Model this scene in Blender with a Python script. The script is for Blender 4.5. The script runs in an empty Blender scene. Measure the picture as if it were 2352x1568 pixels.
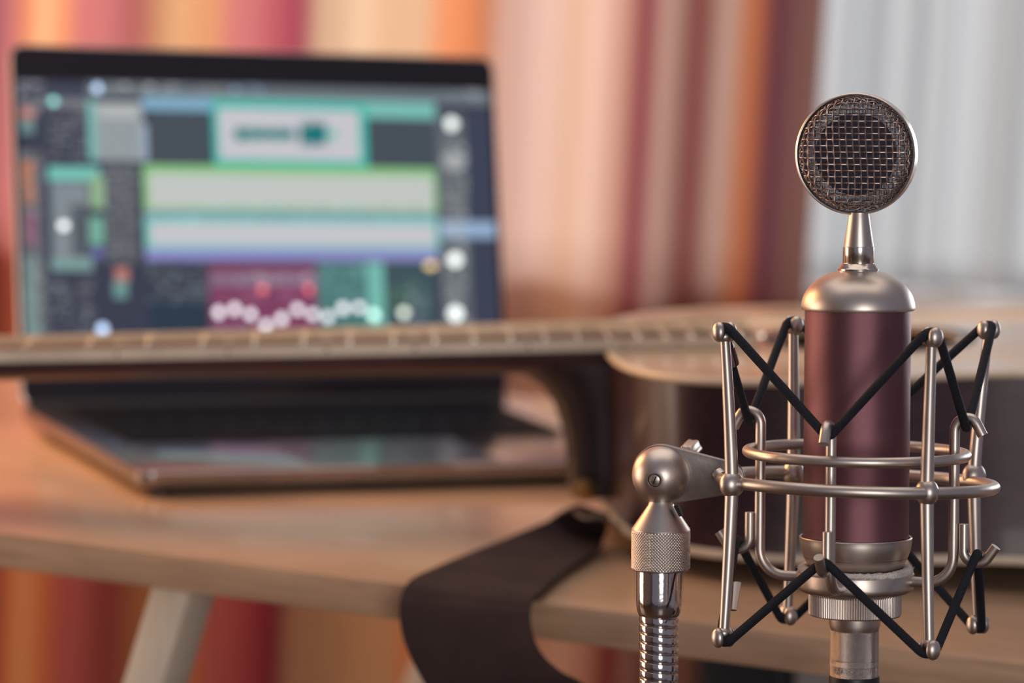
import bpy, bmesh, math, random
import numpy as np
from mathutils import Vector, Matrix

random.seed(7)
C = bpy.context.scene.collection
SC = bpy.context.scene
PI = math.pi

# ------------------------------------------------------------------ camera
# All layout lengths are millimetres relative to the lens; FLOOR is the lens height.
FPX = 8000.0
PITCH, ROLL = math.radians(7.89), math.radians(3.19)
FLOOR = 1116.0
_c, _s = math.cos(PITCH), math.sin(PITCH)
FW = Vector((0, _c, -_s)); UC = Vector((0, _s, _c)); XR = Vector((1, 0, 0))
CR, SR = math.cos(ROLL), math.sin(ROLL)
RIGHT = XR * CR + UC * SR
UPI = UC * CR - XR * SR


def W(v):
    return Vector((v[0] * .001, v[1] * .001, (v[2] + FLOOR) * .001))


cam_d = bpy.data.cameras.new('camera')
cam = bpy.data.objects.new('camera', cam_d); C.objects.link(cam)
cam_d.sensor_width = 36.0
cam_d.lens = FPX / 2352 * 36.0
cam_d.clip_start = .05; cam_d.clip_end = 60
cam_d.dof.use_dof = True
cam_d.dof.focus_distance = 1.482
cam_d.dof.aperture_fstop = cam_d.lens / 21.0
cam_d.dof.aperture_blades = 0
m = Matrix.Identity(4)
for i, v in enumerate((RIGHT, UPI, -FW)):
    for k in range(3):
        m[k][i] = v[k]
m.translation = W((0, 0, 0))
cam.matrix_world = m
SC.camera = cam

# ------------------------------------------------------------------ world, lights, exposure
SC.view_settings.view_transform = 'Standard'
SC.view_settings.look = 'None'
SC.view_settings.exposure = 0.0
SC.view_settings.gamma = 1.0
SC.view_settings.use_curve_mapping = False
world = bpy.data.worlds.new('world'); SC.world = world
world.use_nodes = True
world.node_tree.nodes['Background'].inputs[0].default_value = (.18, .172, .215, 1)
world.node_tree.nodes['Background'].inputs[1].default_value = 1.0


def area(name, loc, aim, sx, sy, power, col):
    d = bpy.data.lights.new(name, 'AREA'); d.shape = 'RECTANGLE'; d.size = sx; d.size_y = sy
    d.energy = power; d.color = col
    o = bpy.data.objects.new(name, d); C.objects.link(o)
    o.location = W(loc)
    o.rotation_euler = (W(aim) - W(loc)).to_track_quat('-Z', 'Y').to_euler()
    return o


# daylight outside the window in the back wall
area('daylight', (900, 7000, 150), (900, 3000, 150), 8.4, 1.7, 450, (.93, .97, 1.0))
# window of the room behind the photographer
area('room_window', (520, -1500, 60), (200, 1600, -60), .85, 1.2, 25, (1.0, .95, .90))
# warm fill added on the left to brighten the curtain under the table
area('left_fill', (-2350, 2150, -350), (0, 2850, -450), 1.3, 1.3, 24, (1.0, .72, .54))
# broad fill added overhead to lift the tabletop and laptop
area('overhead_fill', (0, 2050, 1350), (0, 2050, -400), 1.9, 1.9, 13, (1.0, .86, .72))
# warm desk lamp standing out of the picture on the left
lampd = bpy.data.lights.new('warm_lamp', 'POINT'); lampd.energy = 17.0; lampd.color = (1.0, .52, .21)
lampd.shadow_soft_size = .20
lamp = bpy.data.objects.new('warm_lamp', lampd); C.objects.link(lamp); lamp.location = W((-650, 2130, 40))


# ------------------------------------------------------------------ helpers
def lin1(c):
    c /= 255.0
    return c / 12.92 if c <= .04045 else ((c + .055) / 1.055) ** 2.4


def lin(r, g, b):
    return (lin1(r), lin1(g), lin1(b), 1.0)


def ray(px, py):
    u, v = px - 1176.0, py - 784.0
    return FW + RIGHT * (u / FPX) - UPI * (v / FPX)


def on_z(px, py, z):
    d = ray(px, py); return d * (z / d.z)


def at_depth(px, py, D):
    return ray(px, py) * D


class Frame:
    def __init__(s, o, r, a, u):
        s.o, s.r, s.a, s.u = Vector(o), r.normalized(), a.normalized(), u.normalized()

    def un(s, px, py, y):            # the point seen at a pixel on the plane "y behind the origin"
        d = ray(px, py)
        t = (y + s.o.dot(s.a)) / d.dot(s.a)
        q = d * t - s.o
        return Vector((q.dot(s.r), q.dot(s.a), q.dot(s.u)))

    def matrix(s):
        M = Matrix.Identity(4)
        for i, v in enumerate((s.r, s.a, s.u)):
            for k in range(3):
                M[k][i] = v[k]
        M.translation = W(s.o)
        return M


class MB:
    def __init__(s):
        s.v, s.f, s.mi, s.sm = [], [], [], []

    def add(s, vs, fs, mi=0, smooth=True, M=None):
        b = len(s.v)
        for p in vs:
            p = Vector(p)
            s.v.append(M @ p if M is not None else p)
        for f in fs:
            s.f.append([i + b for i in f]); s.mi.append(mi); s.sm.append(smooth)
        return s

    def lathe(s, prof, seg=64, mi=0, closed=False, M=None, caps=True, smooth=True):
        vs, fs, n = [], [], len(prof)
        for r, z in prof:
            for k in range(seg):
                a = 2 * PI * k / seg
                vs.append((r * math.cos(a), r * math.sin(a), z))
        for i in range(n if closed else n - 1):
            j = (i + 1) % n
            for k in range(seg):
                l = (k + 1) % seg
                fs.append((i * seg + k, i * seg + l, j * seg + l, j * seg + k))
        if caps and not closed:
            if prof[0][0] > 1e-4: fs.append(tuple(reversed(range(seg))))
            if prof[-1][0] > 1e-4: fs.append(tuple(range((n - 1) * seg, n * seg)))
        return s.add(vs, fs, mi, smooth, M)

    def tube(s, pts, rad, seg=12, mi=0, closed=False, M=None, flat=1.0, caps=True):
        P = [Vector(p) for p in pts]; n = len(P)
        R = rad if hasattr(rad, '__len__') else [rad] * n
        T = []
        for i in range(n):
            a = P[(i - 1) % n] if closed or i > 0 else P[0]
            b = P[(i + 1) % n] if closed or i < n - 1 else P[-1]
            T.append((b - a).normalized())
        ref = Vector((0, 0, 1)) if abs(T[0].z) < .9 else Vector((1, 0, 0))
        N = (ref - T[0] * ref.dot(T[0])).normalized()
        vs, fs = [], []
        for i in range(n):
            N = (N - T[i] * N.dot(T[i])).normalized()
            B = T[i].cross(N)
            for k in range(seg):
                a = 2 * PI * k / seg
                vs.append(P[i] + N * (R[i] * math.cos(a) * flat) + B * (R[i] * math.sin(a)))
        for i in range(n if closed else n - 1):
            j = (i + 1) % n
            for k in range(seg):
                l = (k + 1) % seg
                fs.append((i * seg + k, i * seg + l, j * seg + l, j * seg + k))
        if caps and not closed:
            fs.append(tuple(reversed(range(seg)))); fs.append(tuple(range((n - 1) * seg, n * seg)))
        return s.add(vs, fs, mi, True, M)

    def ball(s, c, rx, ry, rz, seg=24, rings=14, mi=0, M=None):
        vs, fs = [], []
        for i in range(rings + 1):
            t = PI * i / rings
            for k in range(seg):
                a = 2 * PI * k / seg
                vs.append((c[0] + rx * math.sin(t) * math.cos(a), c[1] + ry * math.sin(t) * math.sin(a), c[2] + rz * math.cos(t)))
        for i in range(rings):
            for k in range(seg):
                l = (k + 1) % seg
                fs.append((i * seg + k, (i + 1) * seg + k, (i + 1) * seg + l, i * seg + l))
        return s.add(vs, fs, mi, True, M)

    def prism(s, out, z0, z1, mi=0, M=None, smooth=False):
        n = len(out)
        vs = [(p[0], p[1], z0) for p in out] + [(p[0], p[1], z1) for p in out]
        fs = [tuple(reversed(range(n))), tuple(range(n, 2 * n))]
        for i in range(n):
            j = (i + 1) % n
            fs.append((i, j, n + j, n + i))
        return s.add(vs, fs, mi, smooth, M)

    def box(s, x0, x1, y0, y1, z0, z1, mi=0, M=None):
        return s.prism([(x0, y0), (x1, y0), (x1, y1), (x0, y1)], z0, z1, mi, M)

    def loft(s, loops, mi=0, caps=True, smooth=True, M=None):
        n = len(loops[0]); vs = [p for l in loops for p in l]; fs = []
        for i in range(len(loops) - 1):
            for k in range(n):
                l = (k + 1) % n
                fs.append((i * n + k, i * n + l, (i + 1) * n + l, (i + 1) * n + k))
        if caps:
            fs.append(tuple(reversed(range(n)))); fs.append(tuple(range((len(loops) - 1) * n, len(loops) * n)))
        return s.add(vs, fs, mi, smooth, M)

    def build(s, name, mat, parent=None, bevel=0.0, seg=2, world=False, sharp=None):
        me = bpy.data.meshes.new(name)
        vs = [(W(p) if world else Vector(p) * .001) for p in s.v]
        me.from_pydata([tuple(p) for p in vs], [], s.f)
        me.polygons.foreach_set('material_index', s.mi)
        me.polygons.foreach_set('use_smooth', s.sm)
        bm = bmesh.new(); bm.from_mesh(me)
        bmesh.ops.recalc_face_normals(bm, faces=bm.faces)
        if bevel:
            es = [e for e in bm.edges if len(e.link_faces) == 2 and e.calc_face_angle(0) > .6]
            bmesh.ops.bevel(bm, geom=es, offset=bevel * .001, segments=seg, affect='EDGES', profile=.5)
            for f in bm.faces: f.smooth = True
        lim = math.radians(sharp if sharp else 42)
        for e in bm.edges:
            if len(e.link_faces) == 2 and e.calc_face_angle(0) > lim: e.smooth = False
        bm.to_mesh(me); bm.free()
        for k in (mat if isinstance(mat, (list, tuple)) else [mat]):
            me.materials.append(k)
        o = bpy.data.objects.new(name, me); C.objects.link(o)
        if parent: o.parent = parent
        return o


def tag(o, label=None, cat=None, group=None, kind=None):
    if label: o['label'] = label
    if cat: o['category'] = cat
    if group: o['group'] = group
    if kind: o['kind'] = kind
    return o


def thing(name, label, cat, M, group=None):
    o = bpy.data.objects.new(name, None); C.objects.link(o)
    o.empty_display_size = .02
    o.matrix_world = M
    return tag(o, label, cat, group)


def fillet(P, r, n=5, closed=True):
    P = [Vector(p) for p in P]; N = len(P); out = []
    for i in range(N):
        if not closed and i in (0, N - 1):
            out.append(P[i]); continue
        a, b, c = P[(i - 1) % N], P[i], P[(i + 1) % N]
        d1, d2 = (a - b), (c - b)
        l = min(r, d1.length * .45, d2.length * .45)
        p0, p2 = b + d1.normalized() * l, b + d2.normalized() * l
        for k in range(n + 1):
            t = k / n
            out.append(p0 * (1 - t) ** 2 + b * 2 * t * (1 - t) + p2 * t * t)
    return out


def spline(P, n):
    P = [Vector(p) for p in P]; out = []
    for i in range(len(P) - 1):
        p0 = P[i - 1] if i > 0 else P[0] * 2 - P[1]
        p1, p2 = P[i], P[i + 1]
        p3 = P[i + 2] if i + 2 < len(P) else P[-1] * 2 - P[-2]
        for k in range(n):
            t = k / n
            out.append(.5 * ((2 * p1) + (p2 - p0) * t + (2 * p0 - 5 * p1 + 4 * p2 - p3) * t * t + (3 * p1 - p0 - 3 * p2 + p3) * t ** 3))
    out.append(P[-1]); return out


def rrect(x0, x1, y0, y1, r, n=5):
    out = []
    for cx, cy, a0 in ((x1 - r, y1 - r, 0), (x0 + r, y1 - r, 90), (x0 + r, y0 + r, 180), (x1 - r, y0 + r, 270)):
        for k in range(n + 1):
            a = math.radians(a0 + 90 * k / n)
            out.append((cx + r * math.cos(a), cy + r * math.sin(a)))
    return out


def axis_matrix(o, z, x=None):
    z = Vector(z).normalized()
    x = Vector(x) if x is not None else (Vector((1, 0, 0)) if abs(z.x) < .8 else Vector((0, 1, 0)))
    x = (x - z * x.dot(z)).normalized(); y = z.cross(x)
    M = Matrix.Identity(4)
    for i, v in enumerate((x, y, z)):
        for k in range(3): M[k][i] = v[k]
    M.translation = Vector(o)
    return M


# ------------------------------------------------------------------ materials
def pmat(name, col, metal=0., rough=.5, var=.12, scale=60., bump=0., bscale=400., coat=0., coat_rough=.1, stretch=None, spec=.5, rvar=0.0):
    m = bpy.data.materials.new(name); m.use_nodes = True
    nt = m.node_tree; b = nt.nodes['Principled BSDF']
    b.inputs['Metallic'].default_value = metal; b.inputs['Roughness'].default_value = rough
    b.inputs['Specular IOR Level'].default_value = spec
    b.inputs['Coat Weight'].default_value = coat; b.inputs['Coat Roughness'].default_value = coat_rough
    tc = nt.nodes.new('ShaderNodeTexCoord'); mp = nt.nodes.new('ShaderNodeMapping')
    nt.links.new(tc.outputs['Object'], mp.inputs[0])
    if stretch: mp.inputs['Scale'].default_value = stretch
    nz = nt.nodes.new('ShaderNodeTexNoise'); nz.inputs['Scale'].default_value = scale; nz.inputs['Detail'].default_value = 4
    nt.links.new(mp.outputs[0], nz.inputs['Vector'])
    cr = nt.nodes.new('ShaderNodeValToRGB')
    cr.color_ramp.elements[0].position = .3; cr.color_ramp.elements[1].position = .7
    cr.color_ramp.elements[0].color = tuple(c * (1 - var) for c in col[:3]) + (1,)
    cr.color_ramp.elements[1].color = tuple(min(1, c * (1 + var)) for c in col[:3]) + (1,)
    nt.links.new(nz.outputs[0], cr.inputs[0]); nt.links.new(cr.outputs[0], b.inputs['Base Color'])
    if rvar:
        mr = nt.nodes.new('ShaderNodeMapRange'); mr.inputs[3].default_value = rough - rvar; mr.inputs[4].default_value = rough + rvar
        nt.links.new(nz.outputs[0], mr.inputs[0]); nt.links.new(mr.outputs[0], b.inputs['Roughness'])
    if bump:
        n2 = nt.nodes.new('ShaderNodeTexNoise'); n2.inputs['Scale'].default_value = bscale; n2.inputs['Detail'].default_value = 3
        nt.links.new(mp.outputs[0], n2.inputs['Vector'])
        bp = nt.nodes.new('ShaderNodeBump'); bp.inputs['Strength'].default_value = bump; bp.inputs['Distance'].default_value = .001
        nt.links.new(n2.outputs[0], bp.inputs['Height']); nt.links.new(bp.outputs[0], b.inputs['Normal'])
    return m


nickel = pmat('satin_nickel', (.64, .565, .51), 1, .38, .04, 90, .04, 6000)
nickel_fine = pmat('satin_nickel_polished', (.70, .62, .56), 1, .20, .04, 90)
nickel_plate = pmat('brushed_nickel_plate', (.42, .37, .34), 1, .45, .10, 200, .05, 900)
chrome = pmat('chrome', (.62, .57, .54), 1, .10, .03, 50, .04, 500)
rough_nickel = pmat('cast_nickel', (.60, .53, .49), 1, .20, .08, 500, .5, 4500)
wire_m = pmat('grille_wire', (.52, .40, .34), 1, .45, .08, 300)
mesh_m = pmat('fine_inner_mesh', (.16, .17, .23), .7, .5, .1, 300)
capsule_m = pmat('dark_capsule', (.012, .013, .018), 0, .6, .1, 100)
maroon = pmat('maroon_paint', (.20, .088, .105), .82, .43, .08, 60, .14, 9000)
cord_m = pmat('black_elastic', (.012, .014, .022), 0, .75, .25, 900, .6, 1800, spec=.35)
rubber = pmat('black_rubber', (.012, .012, .017), 0, .45, .1, 200)
felt_m = pmat('wool_felt', (.80, .74, .70), 0, .95, .15, 700, .8, 1500)
alu_dark = pmat('space_grey_aluminium', (.36, .35, .37), .95, .17, .05, 80, .03, 3000)
alu_edge = pmat('aluminium_edge', (.50, .44, .41), 1, .30, .05, 80)
blackglass = pmat('black_glass', (.016, .015, .022), 0, .12, .05, 50)
keycap = pmat('black_key', (.009, .010, .015), 0, .6, .1, 200, spec=.06)
trackm = pmat('trackpad', (.24, .23, .24), .85, .22, .04, 80)
spruce = pmat('spruce_top', (.60, .43, .28), 0, .28, .14, 20, 0, 400, 1.0, .15, (1.5, 30, 1))
rosewood_body = pmat('mahogany_side', (.038, .014, .020), 0, .35, .35, 14, 0, 400, .3, .05, (2, 30, 12))
neck_m = pmat('mahogany_neck', (.046, .018, .024), 0, .42, .3, 14, 0, 400, .15, .3, (2, 30, 20))
heel_m = pmat('heel_mahogany', (.030, .020, .025), 0, .38, .3, 14, 0, 400, .2, .25, (8, 8, 2))
fretboard_m = pmat('rosewood_fingerboard', (.075, .038, .032), 0, .6, .3, 14, 0, 400, 0, .1, (2, 30, 20), .3)
binding_m = pmat('maple_binding', (.74, .62, .47), 0, .4, .1, 60)
fret_m = pmat('fret_wire', (.80, .76, .70), 1, .22, .03, 60)
string_m = pmat('bronze_string', (.62, .46, .32), 1, .28, .05, 200)
bone = pmat('bone', (.66, .60, .50), 0, .4, .05, 100)
ebony = pmat('ebony', (.018, .014, .014), 0, .4, .2, 60)
lace_m = pmat('leather_lace', (.17, .12, .085), 0, .6, .2, 100)
brass = pmat('brass_button', (.52, .38, .20), 1, .28, .05, 60)
pearl = pmat('pearl_dot', (.6, .6, .58), .2, .3, .1, 300)
strap_m = pmat('brown_suede_strap', (.036, .020, .021), 0, .85, .30, 30, .4, 700, spec=.3)
strap_under = pmat('strap_dark_face', (.021, .014, .017), 0, .88, .25, 40, .4, 700, spec=.25)
leg_m = pmat('pale_wood_leg', (.84, .71, .55), 0, .5, .10, 12, 0, 300, 0, .1, (30, 30, 2))
amp_m = pmat('black_cabinet', (.012, .012, .016), 0, .5, .2, 150, .3, 900)
amp_cloth = pmat('speaker_cloth', (.014, .015, .020), 0, .7, .3, 900, .4, 2200)
greybox_m = pmat('pale_grey_card', (.40, .37, .35), 0, .7, .06, 60)
wall_m = pmat('painted_wall', (.42, .33, .29), 0, .85, .05, 12, .1, 300)
floor_m = pmat('floor_boards', (.10, .055, .035), 0, .45, .3, 4, 0, 100, .2, .2, (1, 12, 1))
white_paint = pmat('white_paint', (.72, .71, .69), 0, .4, .03, 30)


def wood_top():
    m = pmat('beech_table_top', (.60, .385, .245), 0, .30, .16, 7, 0, 300, .5, .14, (3, 34, 30))
    nt = m.node_tree; b = nt.nodes['Principled BSDF']
    tc = [n for n in nt.nodes if n.type == 'TEX_COORD'][0]
    br = nt.nodes.new('ShaderNodeTexBrick'); br.inputs['Scale'].default_value = 1
    br.inputs['Brick Width'].default_value = .34; br.inputs['Row Height'].default_value = .045
    br.inputs['Mortar Size'].default_value = 0.0
    br.inputs['Color1'].default_value = (.84, .84, .84, 1); br.inputs['Color2'].default_value = (1.0, 1.0, 1.0, 1)
    nt.links.new(tc.outputs['Object'], br.inputs['Vector'])
    mx = nt.nodes.new('ShaderNodeMix'); mx.data_type = 'RGBA'; mx.blend_type = 'MULTIPLY'; mx.inputs[0].default_value = 1
    src = b.inputs['Base Color'].links[0].from_socket
    nt.links.new(src, mx.inputs[6]); nt.links.new(br.outputs[0], mx.inputs[7]); nt.links.new(mx.outputs[2], b.inputs['Base Color'])
    return m


table_m = wood_top()


def cloth(name, stops, trans, lo, hi, rough_col=.04, gam=1.0):
    """woven curtain with stripes along object X; part of the light comes through it"""
    m = bpy.data.materials.new(name); m.use_nodes = True
    nt = m.node_tree; nt.nodes.clear()
    out = nt.nodes.new('ShaderNodeOutputMaterial'); mix = nt.nodes.new('ShaderNodeMixShader')
    df = nt.nodes.new('ShaderNodeBsdfDiffuse'); tl = nt.nodes.new('ShaderNodeBsdfTranslucent')
    tc = nt.nodes.new('ShaderNodeTexCoord'); sx = nt.nodes.new('ShaderNodeSeparateXYZ')
    mr = nt.nodes.new('ShaderNodeMapRange'); mr.inputs[1].default_value = lo; mr.inputs[2].default_value = hi
    nt.links.new(tc.outputs['Object'], sx.inputs[0]); nt.links.new(sx.outputs[0], mr.inputs[0])
    cr = nt.nodes.new('ShaderNodeValToRGB'); cr.color_ramp.interpolation = 'EASE'
    el = cr.color_ramp.elements
    while len(el) > 1: el.remove(el[-1])
    st = [((x - lo) / (hi - lo), c) for x, c in stops]
    el[0].position = st[0][0]; el[0].color = st[0][1]
    for p, c in st[1:]:
        e = el.new(p); e.color = c
    nt.links.new(mr.outputs[0], cr.inputs[0])
    nz = nt.nodes.new('ShaderNodeTexNoise'); nz.inputs['Scale'].default_value = 350
    nt.links.new(tc.outputs['Object'], nz.inputs['Vector'])
    mx = nt.nodes.new('ShaderNodeMix'); mx.data_type = 'RGBA'; mx.blend_type = 'OVERLAY'; mx.inputs[0].default_value = rough_col
    nt.links.new(cr.outputs[0], mx.inputs[6]); nt.links.new(nz.outputs[0], mx.inputs[7])
    gm = nt.nodes.new('ShaderNodeGamma'); gm.inputs[1].default_value = gam
    nt.links.new(mx.outputs[2], gm.inputs[0]); nt.links.new(gm.outputs[0], df.inputs[0]); nt.links.new(mx.outputs[2], tl.inputs[0])
    mix.inputs[0].default_value = trans
    nt.links.new(df.outputs[0], mix.inputs[1]); nt.links.new(tl.outputs[0], mix.inputs[2]); nt.links.new(mix.outputs[0], out.inputs[0])
    return m


# ------------------------------------------------------------------ the room
def setting(o, kind='structure'):
    o['kind'] = kind; return o


WY0, WY1 = 3330, 3480           # back wall
WX0, WX1, WZ0, WZ1 = -1150, 2750, -385, 1050
fl = MB().box(-2600, 3400, -2200, 3480, -FLOOR - 30, -FLOOR).build('floor', floor_m, world=True); setting(fl)
wb = MB()
wb.box(-2600, 3400, WY0, WY1, -FLOOR, WZ0)
wb.box(-2600, 3400, WY0, WY1, WZ1, 1500)
wb.box(-2600, WX0, WY0, WY1, WZ0, WZ1)
wb.box(WX1, 3400, WY0, WY1, WZ0, WZ1)
setting(wb.build('wall_back', wall_m, world=True))
setting(MB().box(-2750, -2600, -2200, WY1, -FLOOR, 1500).build('wall_left', wall_m, world=True))
win = bpy.data.objects.new('window_1', None); C.objects.link(win); win.location = W((75, 3400, WZ0)); setting(win)
Z = Matrix.Translation(-Vector((75, 3400, WZ0)))


def wpart(mb, name, mat, bevel=0):
    for i, p in enumerate(mb.v): mb.v[i] = Z @ p
    return mb.build(name, mat, win, bevel)


f = MB()
f.box(WX0, WX1, 3380, 3440, WZ0, WZ0 + 24); f.box(WX0, WX1, 3380, 3440, WZ1 - 60, WZ1)
f.box(WX0, WX0 + 60, 3380, 3440, WZ0 + 24, WZ1 - 60); f.box(WX1 - 60, WX1, 3380, 3440, WZ0 + 24, WZ1 - 60)
wpart(f, 'window_frame', white_paint, 3)
MUL = (45, 1390)
for mxx in MUL:
    wpart(MB().box(mxx, mxx + 60, 3382, 3438, WZ0 + 24, WZ1 - 60), 'mullion', white_paint, 3)
glass = bpy.data.materials.new('window_glass'); glass.use_nodes = True
nt = glass.node_tree; nt.nodes.clear()
o_ = nt.nodes.new('ShaderNodeOutputMaterial'); mx_ = nt.nodes.new('ShaderNodeMixShader'); tr_ = nt.nodes.new('ShaderNodeBsdfTransparent'); gl_ = nt.nodes.new('ShaderNodeBsdfGlossy')
gl_.inputs['Roughness'].default_value = .02; mx_.inputs[0].default_value = .05
nt.links.new(tr_.outputs[0], mx_.inputs[1]); nt.links.new(gl_.outputs[0], mx_.inputs[2]); nt.links.new(mx_.outputs[0], o_.inputs[0])
for a, b in ((WX0 + 60, 45), (105, 1390), (1450, WX1 - 60)):
    wpart(MB().box(a, b, 3408, 3412, WZ0 + 24, WZ1 - 60), 'pane', glass)
wpart(MB().box(WX0 - 20, WX1 + 20, 3226, 3380, WZ0 - 22, WZ0), 'window_sill', white_paint, 4)


def curtain_mesh(x0, x1, y, z0, z1, waves, nx, nz=14):
    vs, fs = [], []
    for j in range(nz + 1):
        t = j / nz; z = z0 + (z1 - z0) * t
        for i in range(nx + 1):
            x = x0 + (x1 - x0) * i / nx
            d = sum(a * math.sin(2 * PI * x / w + p + .25 * math.sin(3 * t + p)) for a, w, p in waves)
            vs.append((x, y + d, z))
    for j in range(nz):
        for i in range(nx):
            k = j * (nx + 1) + i
            fs.append((k, k + 1, k + nx + 2, k + nx + 1))
    return MB().add(vs, fs)


def stop(px, r, g, b, y=40, D=3170):
    """stripe of the cloth as hung: its place along the rod and its dye"""
    u = (px - 1176) * CR + (y - 784) * SR
    return (u / FPX * D * .001, (r, g, b, 1))


ROSE, DROSE, TAN, ORG, PINK, MAR = (.58, .20, .19), (.25, .06, .08), (.88, .64, .42), (.82, .34, .16), (.86, .60, .49), (.20, .07, .10)
stripes = [stop(-300, *ROSE), stop(-60, *MAR), stop(15, *ROSE), stop(60, *ORG), stop(95, .86, .52, .29), stop(135, *ORG), stop(190, *ROSE), stop(300, *ROSE),
           stop(370, .74, .42, .22), stop(470, .70, .36, .18), stop(545, *ROSE), stop(690, .40, .08, .12), stop(745, *TAN), stop(960, .74, .50, .32), stop(1030, *ORG), stop(1110, .66, .26, .12),
           stop(1165, *PINK), stop(1290, *PINK), stop(1325, .80, .54, .38), stop(1370, *PINK), stop(1440, .62, .36, .28), stop(1480, .28, .06, .08), stop(1540, .62, .40, .32),
           stop(1610, .36, .12, .10), stop(1680, .62, .42, .34), stop(1735, .66, .24, .11), stop(1790, *MAR), stop(1840, .30, .16, .15), stop(1900, .36, .22, .19)]
cur_m = cloth('striped_curtain_cloth', stripes, .50, stripes[0][0], stripes[-1][0], gam=1.2)
CX1 = stop(1895, 0, 0, 0)[0] * 1000
cm = curtain_mesh(-1300, CX1, 3195, -FLOOR + 15, 1180, ((22, 170, .4), (6, 83, 1.1)), 420)
for i, p in enumerate(cm.v): cm.v[i] = p
cu = cm.build('striped_curtain', cur_m, None, world=True)
tag(cu, 'red, orange and tan striped curtain hanging behind the laptop and desk', 'curtain')
# stops run along X from the lens axis; sheer greys are painted fold shading
sh_m = cloth('sheer_cloth', [(.2, (.51, .50, .50, 1)), (.34, (.51, .515, .515, 1)), (.38, (.46, .45, .445, 1)), (.43, (.53, .535, .535, 1)), (.47, (.48, .47, .465, 1)), (.60, (.54, .54, .54, 1)), (1.3, (.52, .52, .52, 1))], .62, .2, 1.3)
sm = curtain_mesh(215, 1040, 3290, WZ0 + 4, 1180, ((16, 96, .2), (8, 53, 1.3), (4, 31, .5)), 260)
sheer = sm.build('sheer_curtain', sh_m, None, world=True)
tag(sheer, 'white sheer curtain glowing in front of the window, behind the microphone', 'curtain')
rod = thing('curtain_rod', 'thin dark rail carrying both curtains above the window', 'curtain rail', Matrix.Translation(W((0, 3240, 1190))))
MB().tube([(-1400, 0, 0), (2880, 0, 0)], 12, 16).build('rail', ebony, rod)
for x in (-1380, 2860):
    MB().tube([(x, 0, 0), (x, 90, 0)], 8, 12).build('bracket', ebony, rod)

# ------------------------------------------------------------------ the table
TZ = -385.0 * .97
T0 = on_z(0, 1222, TZ); TD = (on_z(2352, 1523, TZ) - T0).normalized(); TN = Vector((-TD.y, TD.x, 0))
tf = Frame((T0.x, T0.y, TZ), TD, TN, Vector((0, 0, 1)))
tfb = Frame((T0.x, T0.y, -FLOOR), TD, TN, Vector((0, 0, 1)))
table = thing('table', 'beech wood table carrying the laptop and the guitar', 'table', tfb.matrix())
HT = FLOOR + TZ
MB().box(-480, 1080, 0, 640, HT - 19.5, HT).build('tabletop', table_m, table, 1.6)
lt = tf.un(432, 1356, 42)
for sgn, n0 in ((-1, 42), (-1, 560), (1, 42), (1, 560)):
    sx = lt.x if sgn < 0 else 880.0
    top = Vector((sx, n0, HT - 19.5)); dx = sgn * .27 * (HT - 19.5)
    q = MB()
    for a, b in ((0, 1),):
        l0 = [(sx + ex + dx, n0 + ey, 0) for ex, ey in ((-11.5, -20), (11.5, -20), (11.5, 20), (-11.5, 20))]
        l1 = [(sx + ex, n0 + ey, HT - 19.5) for ex, ey in ((-11.5, -20), (11.5, -20), (11.5, 20), (-11.5, 20))]
        q.loft([l0, l1], smooth=False)
    q.build('leg', leg_m, table, 1.5)

# things on the floor beyond the table
p0, p1 = at_depth(1609, 1540, 2250), at_depth(1812, 1560, 2250)
sp = thing('column_speaker', 'narrow black column cabinet standing on the floor under the table', 'speaker', Matrix.Translation(W((p0.x, p0.y, -FLOOR))))
wsp = p1.x - p0.x
MB().box(0, wsp, 0, 160, 0, 700).build('cabinet', amp_m, sp, 3)
MB().box(5, wsp - 5, -3, 0, 30, 690).build('front_cloth', amp_cloth, sp, 1)
for z in (120, 330, 560):
    MB().lathe([(17, 0), (15, 2), (5, 3), (0, 4)], 24, M=axis_matrix((wsp / 2, -3, z), (0, -1, 0))).build('driver', rubber, sp)
p2 = at_depth(1830, 1560, 2262)
gb = thing('storage_box', 'pale grey box standing on the floor beside the black column cabinet', 'box', Matrix.Translation(W((p1.x + 5, p2.y, -FLOOR))))
MB().box(0, 210, 0, 180, 0, 640).build('box_body', greybox_m, gb, 2)
MB().box(-2, 212, -2, 182, 640, 690).build('lid', greybox_m, gb, 2)

# ------------------------------------------------------------------ laptop
q = .97
LO = Vector((-213.5, 2016.8, -369.2)) * q
YAW, TILT = math.radians(25.39), math.radians(13.26)
LW, LD, LH = 349.3 * q, 240.7 * q, 238 * q
la = Vector((math.cos(YAW), math.sin(YAW), 0)); lb = Vector((-math.sin(YAW), math.cos(YAW), 0))
lf = Frame((LO.x, LO.y, TZ), la, lb, Vector((0, 0, 1)))
lap = thing('laptop', 'open grey laptop showing colourful audio tracks on its screen', 'laptop', lf.matrix())
BT = LO.z - TZ
g = MB()
g.loft([[(x, y, z) for x, y in rrect(i_, LW - i_, i_, LD - i_, 9)] for i_, z in ((14, 2.0), (6, 3.2), (2, 5.2), (0, 8.0), (0, BT - .8), (.8, BT))])
g.build('base', alu_dark, lap)
for x, y in ((18, 18), (LW - 18, 18), (18, LD - 18), (LW - 18, LD - 18)):
    MB().lathe([(7, 0), (7, 2.4)], 20, M=Matrix.Translation((x, y, 0))).build('foot', rubber, lap)
kx0, kx1, ky0, ky1 = 26, LW - 26, 96, LD - 20
MB().prism(rrect(kx0 - 2, kx1 + 2, ky0 - 2, ky1 + 2, 3), BT - .3, BT + .25).build('keyboard_well', keycap, lap)
for x in (8, LW - 21):
    MB().prism(rrect(x, x + 13, ky0, ky1, 2), BT - .3, BT + .12).build('speaker_grille', alu_dark, lap)
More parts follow.
